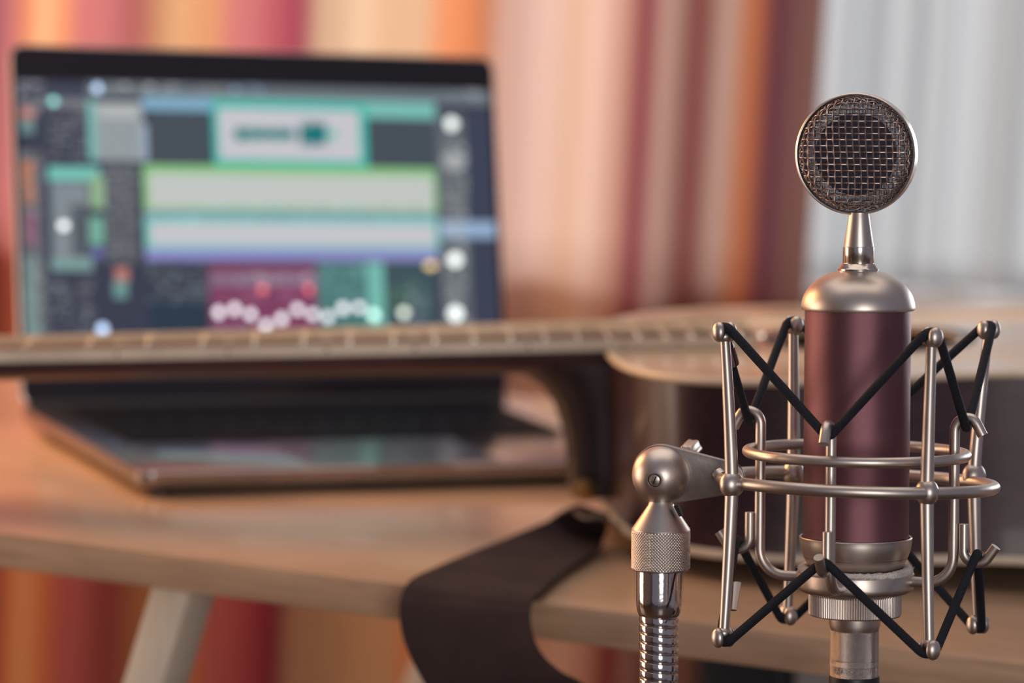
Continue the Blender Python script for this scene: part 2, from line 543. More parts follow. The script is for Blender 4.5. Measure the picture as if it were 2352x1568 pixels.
MB().prism(rrect(LW / 2 - 62, LW / 2 + 62, 8, 88, 3), BT - .3, BT + .15).build('trackpad', trackm, lap)
MB().prism(rrect(LW / 2 - 26, LW / 2 + 26, -.3, 5, 2), BT - 1.6, BT + .1).build('finger_notch', alu_edge, lap)
rows = [14, 14, 14, 13, 12, 9]
rh = (ky1 - ky0) / 6
kcache = {}
for r_, n in enumerate(rows):
    wid = [1.0] * n
    extra = 14 - n
    if n in (12, 13): wid[0] += extra / 2; wid[-1] += extra / 2
    if n == 9: wid = [1, 1, 1, 1.25, 5.5, 1.25, 1, 1, 1]
    tot = sum(wid); x = kx0
    for wk in wid:
        kw = (kx1 - kx0) * wk / tot
        key = round(kw, 1)
        if key not in kcache:
            kcache[key] = MB().prism(rrect(-kw / 2 + 1.2, kw / 2 - 1.2, -rh / 2 + 1.2, rh / 2 - 1.2, 1.2, 2), 0, 1.1).build('key', keycap, lap)
            ko = kcache[key]
        else:
            ko = kcache[key].copy(); C.objects.link(ko)
        ko.location = ((x + kw / 2) * .001, (ky1 - rh * (r_ + .5)) * .001, (BT + .2) * .001)
        x += kw
MB().tube([(4, LD - 3.5, BT - 1), (LW - 4, LD - 3.5, BT - 1)], 4.0, 14).build('hinge', rubber, lap)
# lid: local x along the hinge, local y up the lid, -z towards the user
lm = Matrix.Translation((0, LD - 2, BT - .6)) @ axis_matrix((0, 0, 0), (0, -math.cos(TILT), math.sin(TILT)), (1, 0, 0))
MB().prism(rrect(0, LW, 0, LH, 9), -4.2, -.5, M=lm).build('lid_shell', alu_edge, lap, .8)
MB().prism(rrect(1.2, LW - 1.2, 1.2, LH - 1.2, 8.2), -.6, 0, M=lm).build('bezel', blackglass, lap)

# what the screen shows, laid out in screen coordinates; (0,0)-(1,1) spans the lid
TL, TR, BL, BR = (19, 97), (1131, 129), (47, 930), (1165, 911)


def uv(px, py):
    """place on the lid of a spot seen on the screen (intersection of the sight line with the lid)"""
    d = ray(px, py)
    n = lb * -math.cos(TILT) + Vector((0, 0, 1)) * math.sin(TILT)
    o = Vector((LO.x, LO.y, TZ)) + lb * (LD - 2) + Vector((0, 0, BT - .6))
    t = o.dot(n) / d.dot(n); p = d * t - o
    upv = lb * math.sin(TILT) + Vector((0, 0, 1)) * math.cos(TILT)
    return p.dot(la) / LW, p.dot(upv) / LH


GX, GY = 250, 172
su0, su1, sv0, sv1 = .012, .988, .075, .900
img = np.zeros((GY, GX, 3)); img[:] = (56, 60, 78)


def put(kind, x0, y0, x1, y1, col, rad=0):
    a = uv(x0, y0); b_ = uv(x1, y1); c1 = uv(x1, y0); c2 = uv(x0, y1)
    U0, U1 = (a[0] + c2[0]) / 2, (b_[0] + c1[0]) / 2; V0, V1 = (b_[1] + c2[1]) / 2, (a[1] + c1[1]) / 2
    us = su0 + (su1 - su0) * (np.arange(GX) + .5) / GX; vs_ = sv0 + (sv1 - sv0) * (np.arange(GY) + .5) / GY
    UU, VV = np.meshgrid(us, vs_)
    if kind == 'r': mk = (UU >= U0) & (UU <= U1) & (VV >= V0) & (VV <= V1)
    else: mk = ((UU - (U0 + U1) / 2) / ((U1 - U0) / 2)) ** 2 + ((VV - (V0 + V1) / 2) / ((V1 - V0) / 2)) ** 2 <= 1
    img[mk] = col


def R_(x0, y0, x1, y1, *c): put('r', x0, y0, x1, y1, c)
def glow(c, k=3.3):          # small dots of light, brighter than their surroundings
    l = [lin1(v) * k for v in c]
    return tuple(255 * (1.055 * v ** (1 / 2.4) - .055) for v in l)


def K_(x, y, r, *c): put('c', x - r * .55, y - r * .55, x + r * .55, y + r * .55, glow(c))


rs = random.Random(3)


def text(x0, y0, x1, y1, step, *c):          # rows of tiny unreadable interface glyphs
    y = y0
    while y < y1:
        x = x0
        while x < x1:
            w_ = rs.uniform(5, 16); k = rs.uniform(.75, 1.2)
            if rs.random() < .72: R_(x, y, min(x + w_, x1), y + step * .55, *[min(235, v * k) for v in c])
            x += w_ + 5
        y += step


R_(200, 186, 1140, 232, 108, 116, 124); R_(30, 186, 200, 232, 62, 66, 84); text(36, 188, 100, 230, 14, 150, 152, 156)
K_(224, 202, 17, 155, 178, 205); text(250, 194, 420, 212, 12, 168, 170, 172); text(430, 200, 520, 214, 12, 160, 160, 160); text(535, 192, 600, 216, 12, 140, 170, 215); text(1015, 204, 1120, 222, 12, 150, 155, 160)
R_(100, 226, 200, 248, 120, 122, 128); K_(123, 232, 15, 120, 185, 178)
R_(45, 235, 90, 262, 135, 135, 140); R_(48, 248, 78, 276, 185, 125, 118); R_(48, 276, 78, 306, 108, 142, 142); text(110, 255, 200, 372, 13, 118, 122, 126)
R_(205, 232, 222, 368, 125, 190, 182); R_(222, 235, 330, 370, 152, 160, 164); R_(226, 238, 318, 272, 182, 186, 186); R_(325, 282, 340, 370, 160, 178, 196)
R_(342, 228, 1003, 382, 68, 78, 88)
R_(328, 224, 495, 256, 130, 175, 202); R_(490, 230, 1000, 268, 122, 194, 184)
R_(487, 238, 842, 382, 60, 188, 174); R_(503, 252, 826, 368, 205, 203, 210)
for i in range(38):
    x = 538 + i * 3.5; h = 5 + 7 * abs(math.sin(i * .9)) + rs.uniform(0, 6); R_(x, 308 - h, x + 3.5, 308 + h, 20, 130, 126)
for i in range(20):
    x = 668 + i * 4; h = (7 if i < 5 else 24) + rs.uniform(-9, 9); R_(x, 308 - h, x + 4, 308 + h, 8, 118, 120)
R_(750, 298, 776, 318, 110, 196, 184)
R_(328, 384, 1004, 488, 140, 200, 132); R_(342, 400, 994, 480, 200, 204, 200); text(420, 472, 960, 480, 8, 140, 205, 190)
R_(330, 486, 1003, 500, 142, 140, 180); R_(332, 498, 1006, 574, 120, 202, 190); R_(348, 512, 1000, 564, 204, 203, 210); text(350, 502, 990, 512, 10, 140, 205, 200)
R_(335, 572, 1006, 600, 146, 146, 205)
text(340, 608, 478, 690, 16, 112, 124, 126); R_(340, 692, 482, 780, 40, 56, 74)
R_(482, 604, 728, 785, 128, 62, 96); R_(482, 626, 728, 656, 138, 108, 132); text(490, 628, 720, 655, 14, 165, 150, 165); text(490, 668, 720, 700, 12, 150, 90, 120); K_(603, 664, 15, 190, 95, 90); K_(710, 664, 14, 190, 85, 90)
R_(728, 604, 846, 785, 72, 122, 120); text(735, 612, 840, 690, 14, 112, 150, 150); R_(846, 604, 884, 785, 120, 192, 178); R_(884, 604, 1000, 785, 62, 84, 92); text(890, 650, 985, 720, 14, 96, 140, 100); text(940, 660, 985, 780, 14, 120, 130, 150)
for x, y in ((502, 717), (538, 710), (575, 722), (612, 747), (647, 732), (683, 710), (718, 722), (753, 727), (788, 708), (825, 706)):
    K_(x, y, 17, 208, 206, 212)
K_(858, 722, 18, 185, 225, 212); K_(928, 718, 17, 200, 206, 190); put('c', 977, 602, 1002, 616, glow((215, 185, 120), 2.6))
text(490, 745, 590, 778, 14, 140, 130, 160)
R_(1012, 262, 1076, 760, 98, 104, 112); text(1018, 320, 1072, 760, 17, 150, 156, 156); K_(1037, 284, 24, 188, 194, 190); put('c', 1015, 348, 1072, 392, (172, 176, 178)); K_(1045, 596, 25, 196, 200, 196); K_(1045, 720, 27, 200, 204, 202)
R_(1082, 262, 1142, 780, 58, 64, 84); put('r', 1010, 508, 1144, 546, (152, 178, 210)); R_(1020, 514, 1068, 538, 176, 190, 205)
R_(38, 348, 104, 775, 100, 103, 108); R_(52, 372, 80, 465, 190, 126, 100); R_(58, 482, 84, 562, 150, 90, 118); R_(56, 588, 90, 770, 126, 150, 148); text(40, 350, 100, 770, 19, 118, 120, 124)
R_(112, 384, 228, 416, 122, 200, 186); R_(120, 418, 205, 620, 132, 142, 148); R_(164, 470, 206, 590, 86, 92, 100); K_(146, 518, 18, 205, 208, 208); R_(206, 404, 238, 480, 150, 184, 146); R_(206, 500, 238, 560, 120, 180, 160); R_(212, 565, 236, 592, 110, 110, 170); R_(118, 594, 212, 622, 126, 160, 158)
R_(240, 376, 320, 600, 86, 90, 98); text(242, 380, 318, 600, 15, 116, 119, 124)
R_(262, 612, 294, 645, 190, 126, 118); R_(262, 645, 294, 685, 112, 156, 152); text(110, 640, 170, 770, 15, 122, 128, 130); text(180, 640, 215, 770, 17, 118, 120, 124); K_(236, 756, 21, 165, 185, 215)
R_(30, 640, 34, 780, 40, 46, 70)
scr = bpy.data.meshes.new('screen')
vs, fs = [], []
for j in range(GY + 1):
    for i in range(GX + 1):
        u = su0 + (su1 - su0) * i / GX; v = sv0 + (sv1 - sv0) * j / GY
        p = lm @ Vector((u * LW, v * LH, .15)); vs.append(tuple(p * .001))
for j in range(GY):
    for i in range(GX):
        k = j * (GX + 1) + i; fs.append((k, k + 1, k + GX + 2, k + GX + 1))
scr.from_pydata(vs, [], fs)
at = scr.color_attributes.new('pixels', 'FLOAT_COLOR', 'CORNER')
c_ = img.reshape(-1, 3) / 255.0
c_ = np.where(c_ <= .04045, c_ / 12.92, ((c_ + .055) / 1.055) ** 2.4)
buf = np.ones((GX * GY, 4, 4), np.float32); buf[:, :, :3] = c_[:, None, :]
at.data.foreach_set('color', buf.reshape(-1))
scm = bpy.data.materials.new('lit_screen'); scm.use_nodes = True
nt = scm.node_tree; b = nt.nodes['Principled BSDF']
va = nt.nodes.new('ShaderNodeVertexColor'); va.layer_name = 'pixels'
nt.links.new(va.outputs[0], b.inputs['Emission Color']); b.inputs['Emission Strength'].default_value = .92
b.inputs['Base Color'].default_value = (.004, .004, .006, 1); b.inputs['Roughness'].default_value = .35
scr.materials.append(scm)
so = bpy.data.objects.new('screen', scr); C.objects.link(so); so.parent = lap
so['label'] = 'lit screen filled with green, white and violet audio tracks'

# ------------------------------------------------------------------ guitar
psi, inc = math.radians(3.5), math.radians(4.0)
e1 = Vector((math.cos(psi) * math.cos(inc), math.sin(psi) * math.cos(inc), math.sin(inc)))
e2 = Vector((-math.sin(psi), math.cos(psi), 0))          # away from the viewer
e3 = e1.cross(e2)
SCALE = 648.0
e14 = SCALE * 2 ** (-14 / 12)
GO = at_depth(1400, 778, 1932) + e2 * 27.5
gf = Frame(GO, e1, e2, e3)
gt = thing('acoustic_guitar', 'acoustic guitar with pale spruce top lying on its back across the table', 'guitar', gf.matrix())
half = [(0, 24), (1.5, 56), (9, 92), (30, 124), (62, 140), (100, 145), (145, 138), (190, 131), (235, 136), (285, 157), (335, 183), (380, 196), (425, 190), (458, 164), (480, 118), (489, 58), (490, 0)]
hp = spline([(a, b, 0) for a, b in half], 7)
outl = [(p.x, -p.y) for p in hp] + [(p.x, p.y) for p in reversed(hp[:-1])]
TOPZ = -7.0


def botz(x): return TOPZ - (93 + .052 * x)


n = len(outl)
MB().add([(x, y, TOPZ - .6) for x, y in outl] + [(x, y, botz(x)) for x, y in outl],
         [(i, (i + 1) % n, n + (i + 1) % n, n + i) for i in range(n)]).build('side', rosewood_body, gt)
hc, hr = 150.0, 50.0
ang = [math.atan2(y, x - hc) for x, y in outl]
inner = [(hc + hr * math.cos(a), hr * math.sin(a)) for a in ang]
vv = [(x, y, TOPZ) for x, y in outl] + [(x, y, TOPZ) for x, y in inner] + [(x, y, TOPZ - 3) for x, y in inner]
ff = []
for i in range(n):
    j = (i + 1) % n
    ff.append((i, j, n + j, n + i)); ff.append((n + i, n + j, 2 * n + j, 2 * n + i))
MB().add(vv, ff, smooth=False).build('soundboard', spruce, gt)
cx = 240.0
arch = botz(cx) - (GO.z + e1.z * cx + e3.z * botz(cx) - TZ) / e3.z + .3
MB().add([(x, y, botz(x)) for x, y in outl] + [(cx, 0, arch)], [(i, (i + 1) % n, n) for i in range(n)]).build('back', rosewood_body, gt)
MB().tube([(x, y, TOPZ - 1.6) for x, y in outl], 2.1, 8, closed=True).build('top_binding', binding_m, gt)
MB().tube([(x, y, botz(x) + 1.6) for x, y in outl], 2.4, 8, closed=True).build('back_binding', binding_m, gt)
MB().lathe([(hr + 3, TOPZ), (hr + 3, TOPZ + .25), (hr + 10, TOPZ + .25), (hr + 10, TOPZ)], 64, M=Matrix.Translation((hc, 0, 0)), caps=False).build('rosette', ebony, gt)
# fingerboard, frets, neck
nut = -(SCALE - e14); fe = e14 - SCALE * 2 ** (-20 / 12) - 3


def fw(x): return 22 + (27.5 - 22) * (x - nut) / -nut


MB().prism([(nut, -fw(nut) + 1.8), (fe, -fw(fe) + 1.8), (fe, fw(fe) - 1.8), (nut, fw(nut) - 1.8)], -6.6, 0).build('fingerboard', fretboard_m, gt)
for s in (-1, 1):
    a, b_ = [(nut, s * fw(nut)), (fe, s * fw(fe))], [(fe, s * (fw(fe) - 1.8)), (nut, s * (fw(nut) - 1.8))]
    MB().prism(a + b_, -6.6, -.05).build('fingerboard_binding', binding_m, gt)
for k in range(1, 21):
    x = e14 - SCALE * 2 ** (-k / 12)
    MB().tube([(x, -fw(x) + .3, .1), (x, fw(x) - .3, .1)], 1.15, 8).build('fret', fret_m, gt)
for k in (3, 5, 7, 9, 12, 15, 17):
    x = e14 - SCALE * (2 ** (-k / 12) + 2 ** (-(k - 1) / 12)) / 2
    MB().lathe([(3, 0), (3, .12)], 16, M=Matrix.Translation((x, 0, 0))).build('inlay', pearl, gt)
    MB().lathe([(1.1, 0), (1.1, .15)], 10, M=axis_matrix((x, -fw(x), -3.3), (0, -1, 0))).build('side_dot', ebony, gt)
loops = []
for x, d in ((nut - 2, 13.0), (-300, 13.2), (-200, 14.0), (-110, 15.0), (-70, 15.5), (-40, 15.8), (0, 16)):
    w_ = fw(x); lp = []
    for k in range(17):
        a = PI * k / 16
        lp.append((x, -w_ * math.cos(a), -6.4 - d * math.sin(a) ** .8))
    loops.append(lp)
MB().loft(loops).build('neck', neck_m, gt)
loops = []
for d, L, w_ in ((12, 98, 25), (15, 80, 25), (18, 62, 24.5), (23, 46, 23.5), (30, 36, 22), (40, 29.5, 20), (55, 25, 17.5), (72, 23, 15.5), (88, 22, 14), (93, 20, 13)):
    lp = []
    for k in range(21):
        a = -PI / 2 + PI * k / 20
        lp.append((-L * math.cos(a) ** .8 if abs(math.cos(a)) > 1e-6 else 0, w_ * math.sin(a), -d))
    lp.append((1.5, w_, -d)); lp.append((1.5, -w_, -d))
    loops.append(lp)
MB().loft(loops).build('heel', heel_m, gt)
MB().lathe([(3, 0), (3, 7), (6.5, 8), (6.5, 11), (3, 12), (0, 12)], 20, M=axis_matrix((-10, -13.5, -84), (-.5, -1, -.2))).build('strap_button', brass, gt)
MB().box(nut - 5, nut, -22, 22, -6, 1.8).build('nut', bone, gt, .4)
hm = Matrix.Translation((nut - 5, 0, -1)) @ Matrix.Rotation(math.radians(-13), 4, 'Y')
hs = [(0, -22), (-30, -30), (-95, -35), (-176, -33), (-186, 0), (-176, 33), (-95, 35), (-30, 30), (0, 22)]
MB().prism(hs, -15, -1, M=hm).build('headstock', neck_m, gt, 1.5)
for k in range(3):
    for s in (-1, 1):
        tx, ty = -40 - 48 * k, s * 22
        t_ = MB().lathe([(3.2, -1), (3.2, 12), (2.4, 12.6), (0, 13)], 16, M=hm @ Matrix.Translation((tx, ty, 0)))
        to = t_.build('tuner_post', fret_m, gt)
        kb = MB().tube([(tx, s * 33, -9), (tx, s * 44, -9)], 2.2, 10, M=hm); kb.ball((tx, s * 49, -9), 8, 6, 3.5, 16, 10, M=hm)
        kb.build('tuner_knob', fret_m, to)
bx = e14
MB().prism(rrect(bx - 12, bx + 22, -78, 78, 8), TOPZ, TOPZ + 8).build('bridge', ebony, gt, 1.5)
MB().box(bx - 1.5, bx + 1.5, -36, 36, TOPZ + 7, TOPZ + 11).build('saddle', bone, gt, .4)
for k in range(6):
    y0, y1 = -18 + 7.2 * k, -27 + 10.8 * k
    MB().tube([(nut, y0, 1.9), (bx, y1, 4.2), (bx + 12, y1, TOPZ + 8)], .26 + .07 * k, 6).build('string', string_m, gt)
    MB().lathe([(2, 0), (3, 2), (2.4, 4), (0, 4.6)], 12, M=Matrix.Translation((bx + 12, y1, TOPZ + 8))).build('bridge_pin', bone, gt)
pg = [(hc + (hr + 11) * math.cos(math.radians(a)), (hr + 11) * math.sin(math.radians(a))) for a in range(-150, 21, 10)]
pg += [(hc + 95, -20), (hc + 100, -75), (hc + 55, -100), (hc + 5, -92), (hc - 42, -70)]

# ------------------------------------------------------------------ strap
HR = ebony
row = []


def lift(px, py, dz): return on_z(px, py, TZ + dz)


row.append((at_depth(1322, 1166, 1895), at_depth(1396, 1190, 1884)))
row.append((lift(1270, 1190, 15), lift(1390, 1232, 6)))
row.append((lift(1180, 1228, 9), lift(1370, 1258, 7)))
row.append((lift(1080, 1268, 7), lift(1308, 1302, 6)))
row.append((lift(1000, 1302, 8), lift(1258, 1342, 6)))
ed = T0
eL, eR = lift(945, 1330, 9), lift(1226, 1372, 8)
row.append((eL - TN * 1, eR - TN * 1))
Dl = (eL - TN * 7).dot(FW); Dr = (eR - TN * 7).dot(FW)
row.append((at_depth(921, 1368, Dl - 4), at_depth(1216, 1400, Dr - 4)))
row.append((at_depth(917, 1410, Dl - 8), at_depth(1217, 1436, Dr - 8)))
row.append((at_depth(926, 1466, Dl - 10), at_depth(1236, 1490, Dr - 14)))
row.append((at_depth(948, 1520, Dl - 12), at_depth(1276, 1534, Dr - 20)))
row.append((at_depth(976, 1572, Dl - 14), at_depth(1335, 1572, Dr - 26)))
row.append((at_depth(1040, 1680, Dl - 16), at_depth(1440, 1660, Dr - 30)))
row.append((at_depth(1130, 1800, Dl - 20), at_depth(1520, 1800, Dr - 34)))
sl = spline([a for a, b in row], 6); sr = spline([b for a, b in row], 6)
NS = 12; vs, fs = [], []
for i in range(len(sl)):
    for k in range(NS + 1):
        t = k / NS; vs.append(sl[i].lerp(sr[i], t))
me_n = []
G = NS + 1; rowsN = len(sl)
nrm = []
for i in range(rowsN):
    for k in range(G):
        a = vs[min(i + 1, rowsN - 1) * G + k] - vs[max(i - 1, 0) * G + k]
        b_ = vs[i * G + min(k + 1, NS)] - vs[i * G + max(k - 1, 0)]
        v_ = b_.cross(a).normalized()
        if v_.dot(-vs[i * G + k]) < 0: v_ = -v_
        nrm.append(v_)
tot = len(vs)
vs2 = vs + [vs[i] - nrm[i] * 2.6 for i in range(tot)]
for i in range(rowsN - 1):
    for k in range(NS):
        a = i * G + k
        fs.append((a, a + 1, a + G + 1, a + G)); fs.append((tot + a, tot + a + G, tot + a + G + 1, tot + a + 1))
    for k in (0, NS):
        a = i * G + k; fs.append((a, a + G, tot + a + G, tot + a))
for i in (0, rowsN - 1):
    for k in range(NS):
        a = i * G + k; fs.append((a, a + 1, tot + a + 1, tot + a))
st = thing('guitar_strap', 'wide dark brown suede strap tied at the guitar heel, drooping over the table edge', 'strap', Matrix.Translation(W(row[3][0])))
inv = -Vector(row[3][0])
mb = MB().add([p + inv for p in vs2], fs); mb.build('band', strap_m, st)
lace = [at_depth(1322, 1176, 1892), at_depth(1345, 1190, 1880), at_depth(1375, 1186, 1880), at_depth(1400, 1196, 1884), at_depth(1424, 1216, 1890)]
MB().tube([p + inv for p in spline(lace, 6)], 1.3, 8).build('tie_lace', lace_m, st)

# ------------------------------------------------------------------ microphone frame
beta = math.radians(3.8)
mu = UPI * math.cos(beta) - FW * math.sin(beta) + RIGHT * .0038
ma = FW * math.cos(beta) + UPI * math.sin(beta)
ma = (ma - mu * (ma.dot(mu) / mu.length_squared)).normalized(); mu = mu.normalized()
mr_ = ma.cross(mu).normalized()
mf = Frame(at_depth(1966.6, 1107, 1504), mr_, ma, mu)
P5 = 5.32
assert abs(mf.un(1966.6, 1107, 0).length) < 1e-3


def zz(py, y=0): return mf.un(1966.6, py, y).z
def rr(px): return px / P5


mic = thing('condenser_microphone', 'maroon studio microphone with round lollipop mesh head', 'microphone', mf.matrix())
MI = 96
zb0, zb1 = zz(1246), zz(706)
MB().lathe([(22.6, zb0 - 6), (22.85, zb0), (22.85, zb1)], MI).build('body_tube', maroon, mic)
# domed cap
zt, zr = zz(616.5), zz(711)
pr = [(22.9, zr + .3), (24.2, zr), (24.55, zr + .7)]
for k in range(1, 25):
    a = PI / 2 * k / 24
    r = 24.55 * math.cos(a) ** .92; z = zr + .7 + (zt - zr - .7) * math.sin(a) ** 1.0
    if r > 8: pr.append((r, z))
pr.append((7.5, zt + .1))
MB().lathe(pr, MI, caps=False).build('dome_cap', nickel, mic)
MB().lathe([(7.0, zt - 1.5), (8.7, zt - .9), (8.8, zt - .1), (8.2, zt + .5), (7.2, zz(605)), (6.9, zz(604))], 64).build('stem_collar', nickel_fine, mic)
MB().lathe([(6.6, zz(605)), (6.75, zz(604)), (6.72, zz(567)), (6.5, zz(566))], 64).build('stem_ferrule', nickel_fine, mic)
MB().lathe([(6.45, zz(566.5)), (6.5, zz(565)), (4.45, zz(495)), (4.3, zz(488))], 64).build('stem', nickel, mic)
# head
hcx = mf.un(1966.2, 353.6, 0)
HM = Matrix.Translation(hcx) @ Matrix.Rotation(math.radians(-17), 4, 'Z')
RY = Matrix(((1, 0, 0, 0), (0, 0, -1, 0), (0, 1, 0, 0), (0, 0, 0, 1)))      # lathe axis z -> -y (towards the viewer)
LM = HM @ RY
MB().lathe([(24.9, 2.2), (25.2, 2.9), (25.7, 3.1), (26.1, 2.7), (26.15, -4.0), (25.7, -4.4), (25.2, -4.2), (24.9, -3.5)], 128, closed=True, M=LM).build('head_housing', nickel, mic)


def dome(a, b_, off):
    """cloth coordinates of the woven gauze, pressed into a flat-topped dome; off lifts along its normal"""
    rho = math.hypot(a, b_)
    if rho < 18.8: r, h, th = rho, 7.6, 0.0
    elif rho < 25.06:
        th = (rho - 18.8) / 4.6; r, h = 18.8 + 4.6 * math.sin(th), 7.6 - 4.6 * (1 - math.cos(th))
    else:
        th = 1.361; k = rho - 25.06; r, h = 23.3 + k * math.cos(th), 3.96 - k * math.sin(th)
    r2 = r + off * math.sin(th); k = r2 / rho if rho > 1e-6 else 1
    return a * k, b_ * k, h + off * math.cos(th)


SXW, SZW, WR = 2.84, 2.64, .33
RMAX = 28.0


def weave(side):
    g = MB()
    for fam in (0, 1):
        s0, s1 = (SZW, SXW) if fam == 0 else (SXW, SZW)
        o0, o1 = (.9, .4) if fam == 0 else (.4, .9)
        K = int(RMAX / s0) + 1
        for k in range(-K, K + 1):
            c0 = k * s0 + o0
            if abs(c0) > RMAX - .6: continue
            L = math.sqrt(RMAX ** 2 - c0 ** 2)
            nn = max(6, int(2 * L / .44))
            pts = []
            for i in range(nn + 1):
                t = -L + 2 * L * i / nn
                x, z = (t, c0) if fam == 0 else (c0, t)
                wv = .36 * math.cos(PI * (t - o1) / s1 + PI * (k + fam))
                X, Zc, h = dome(x, z, wv)
                pts.append((X - .085 * Zc * (1 - (math.hypot(X, Zc) / 24.6) ** 2), -side * h, Zc))
            g.tube(pts, WR, 6, M=HM)
    return g


weave(1).build('front_grille', wire_m, mic)
weave(-1).build('rear_grille', wire_m, mic)
for side, nm in ((1, 'front_inner_mesh'), (-1, 'rear_inner_mesh')):
    g = MB()
    sp_ = .56
    for k in range(-44, 45):
        c0 = k * sp_; L = math.sqrt(max(0, 24.85 ** 2 - c0 ** 2))
        if L < 1: continue
        for fam in (0, 1):
            yy = -side * (1.1 + .12 * fam)
            a, b_ = ((-L, yy, c0), (L, yy, c0)) if fam == 0 else ((c0, yy, -L), (c0, yy, L))
            g.tube([a, b_], .140, 4, M=HM)
    g.build(nm, mesh_m, mic)
MB().lathe([(0, .9), (16.8, .9), (17.6, .5), (17.6, -.5), (16.8, -.9), (0, -.9)], 48, M=LM).build('capsule', capsule_m, mic)
# base cup
z0, z1 = zz(1231), zz(1303)
pr = [(22.95, z0 - 1.5), (23.4, z0 - .1), (24.1, z0), (24.4, z0 - .4)]
for k in range(0, 13):
    t = k / 12; pr.append((24.3 - 4.4 * t ** 1.9, z0 - 1.0 - (z0 - z1 - 1) * t))
pr += [(19.0, z1 - .5), (19.0, zz(1330))]
MB().lathe(pr, MI, caps=False).build('base_cup', nickel, mic)
MB().lathe([(10.2, zz(1447)), (10.7, zz(1441)), (11.15, zz(1432)), (11.25, zz(1405)), (11.25, zz(1395))], 64).build('output_neck', nickel, mic)

# ------------------------------------------------------------------ microphone cable
cab = thing('microphone_cable', 'black cable with silver connector plugged into the microphone underside', 'cable', mf.matrix())
sh = [(9.4, zz(1444)), (10.45, zz(1446.5)), (10.5, zz(1512)), (10.25, zz(1513)), (10.25, zz(1514.5)), (10.5, zz(1516)), (10.5, zz(1527)), (10.2, zz(1528)), (10.2, zz(1529.5)), (10.42, zz(1531)), (10.42, zz(1554))]
co = MB().lathe(sh, 72).build('connector_shell', rough_nickel, cab)
MB().lathe([(9.9, zz(1447)), (10.0, zz(1440)), (9.6, zz(1439))], 48).build('rubber_seal', rubber, cab)
MB().lathe([(10.3, zz(1551)), (10.85, zz(1552)), (11.0, zz(1556)), (10.9, zz(1640)), (8, zz(1700)), (4.5, zz(1800)), (3.3, zz(1850))], 48).build('boot', rubber, cab)
# raised lettering round the shell
cu_t = bpy.data.curves.new('txt', 'FONT'); cu_t.body = 'BACK CONN E'; cu_t.size = 3.4; cu_t.extrude = .2; cu_t.align_x = 'CENTER'
cu_t.resolution_u = 2
tmp = bpy.data.objects.new('txt', cu_t); C.objects.link(tmp)
dg = bpy.context.evaluated_depsgraph_get(); tm = tmp.evaluated_get(dg).to_mesh()
lv = [Vector(v.co) for v in tm.vertices]; lfc = [tuple(p.vertices) for p in tm.polygons]
tmp.evaluated_get(dg).to_mesh_clear(); bpy.data.objects.remove(tmp)
zl = zz(1549, -10)
lw = []
for v in lv:
    a = v.x / 10.4 * 1.02; r = 10.42 + v.z + .12
    lw.append((r * math.sin(a), -r * math.cos(a), zl + v.y * .95))
lo = MB().add(lw, lfc, smooth=False).build('lettering', rough_nickel, co); lo['label'] = 'raised capital letters round the connector'
cp = [(0, 0, zz(1845)), (0, 2, zz(2000)), (6, 10, zz(2300)), (30, -10, -400), (60, -60, -700), (90, -120, -930)]
MB().tube(spline(cp, 8), 3.2, 12).build('cable_run', rubber, cab)

# ------------------------------------------------------------------ shock mount
sm_ = thing('shock_mount', 'satin nickel spider shock mount with black elastic cords around the maroon microphone', 'shock mount', mf.matrix())


def pol(phi, r, z):
    a = math.radians(phi); return Vector((r * math.sin(a), -r * math.cos(a), z))


# felt pad and clamp ring
zc0, zc1 = zz(1314), zz(1352)
MB().lathe([(25.5, zc1 + 2.3), (25.5, zc0 - .4), (25.35, zc0), (24.6, zc0 + .1), (24.4, zc0 - .8), (19.5, zc0 - 1.2), (19.5, zc1 - 1.5), (23.0, zc1 - 1.0), (24.6, zc1 - .1), (25.2, zc1 + .6), (25.5, zc1 + 1.5)], MI, closed=True).build('clamp_ring', nickel, sm_)
g = MB(); vs, fs = [], []
rf = random.Random(5)
NA, NB = 120, 10
for i in range(NA):
    a = 2 * PI * i / NA
    for k in range(NB):
        b_ = 2 * PI * k / NB
        j = rf.uniform(-.25, .25)
        side_b = .35 + .65 * abs(math.sin(a)) ** 3
        rad = 22.6 + (2.3 + j) * math.cos(b_)
        z = zz(1309) + (1.5 * side_b + .9 + j) * math.sin(b_)
        vs.append((rad * math.sin(a), -rad * math.cos(a), z))
for i in range(NA):
    for k in range(NB):
        fs.append((i * NB + k, i * NB + (k + 1) % NB, ((i + 1) % NA) * NB + (k + 1) % NB, ((i + 1) % NA) * NB + k))
g.add(vs, fs).build('felt_pad', felt_m, sm_)
g = MB()
for i in range(900):
    a = rf.uniform(0, 360); rad = rf.uniform(21.2, 25.0)
    kk = .4 + .6 * abs(math.sin(math.radians(a))) ** 3
    p = pol(a, rad, zz(1309) + rf.uniform(.2, 1.6) * kk)
    d = pol(a, rf.uniform(-.4, 1.0), rf.uniform(.3, 1.2) * kk) + Vector((rf.uniform(-.7, .7), rf.uniform(-.7, .7), 0))
    g.tube([p, p + d * .6, p + d * 1.1 + Vector((rf.uniform(-.3, .3), 0, rf.uniform(-.3, .2)))], .045, 3)
fo = g.build('felt_fibres', felt_m, sm_); fo['kind'] = 'stuff'
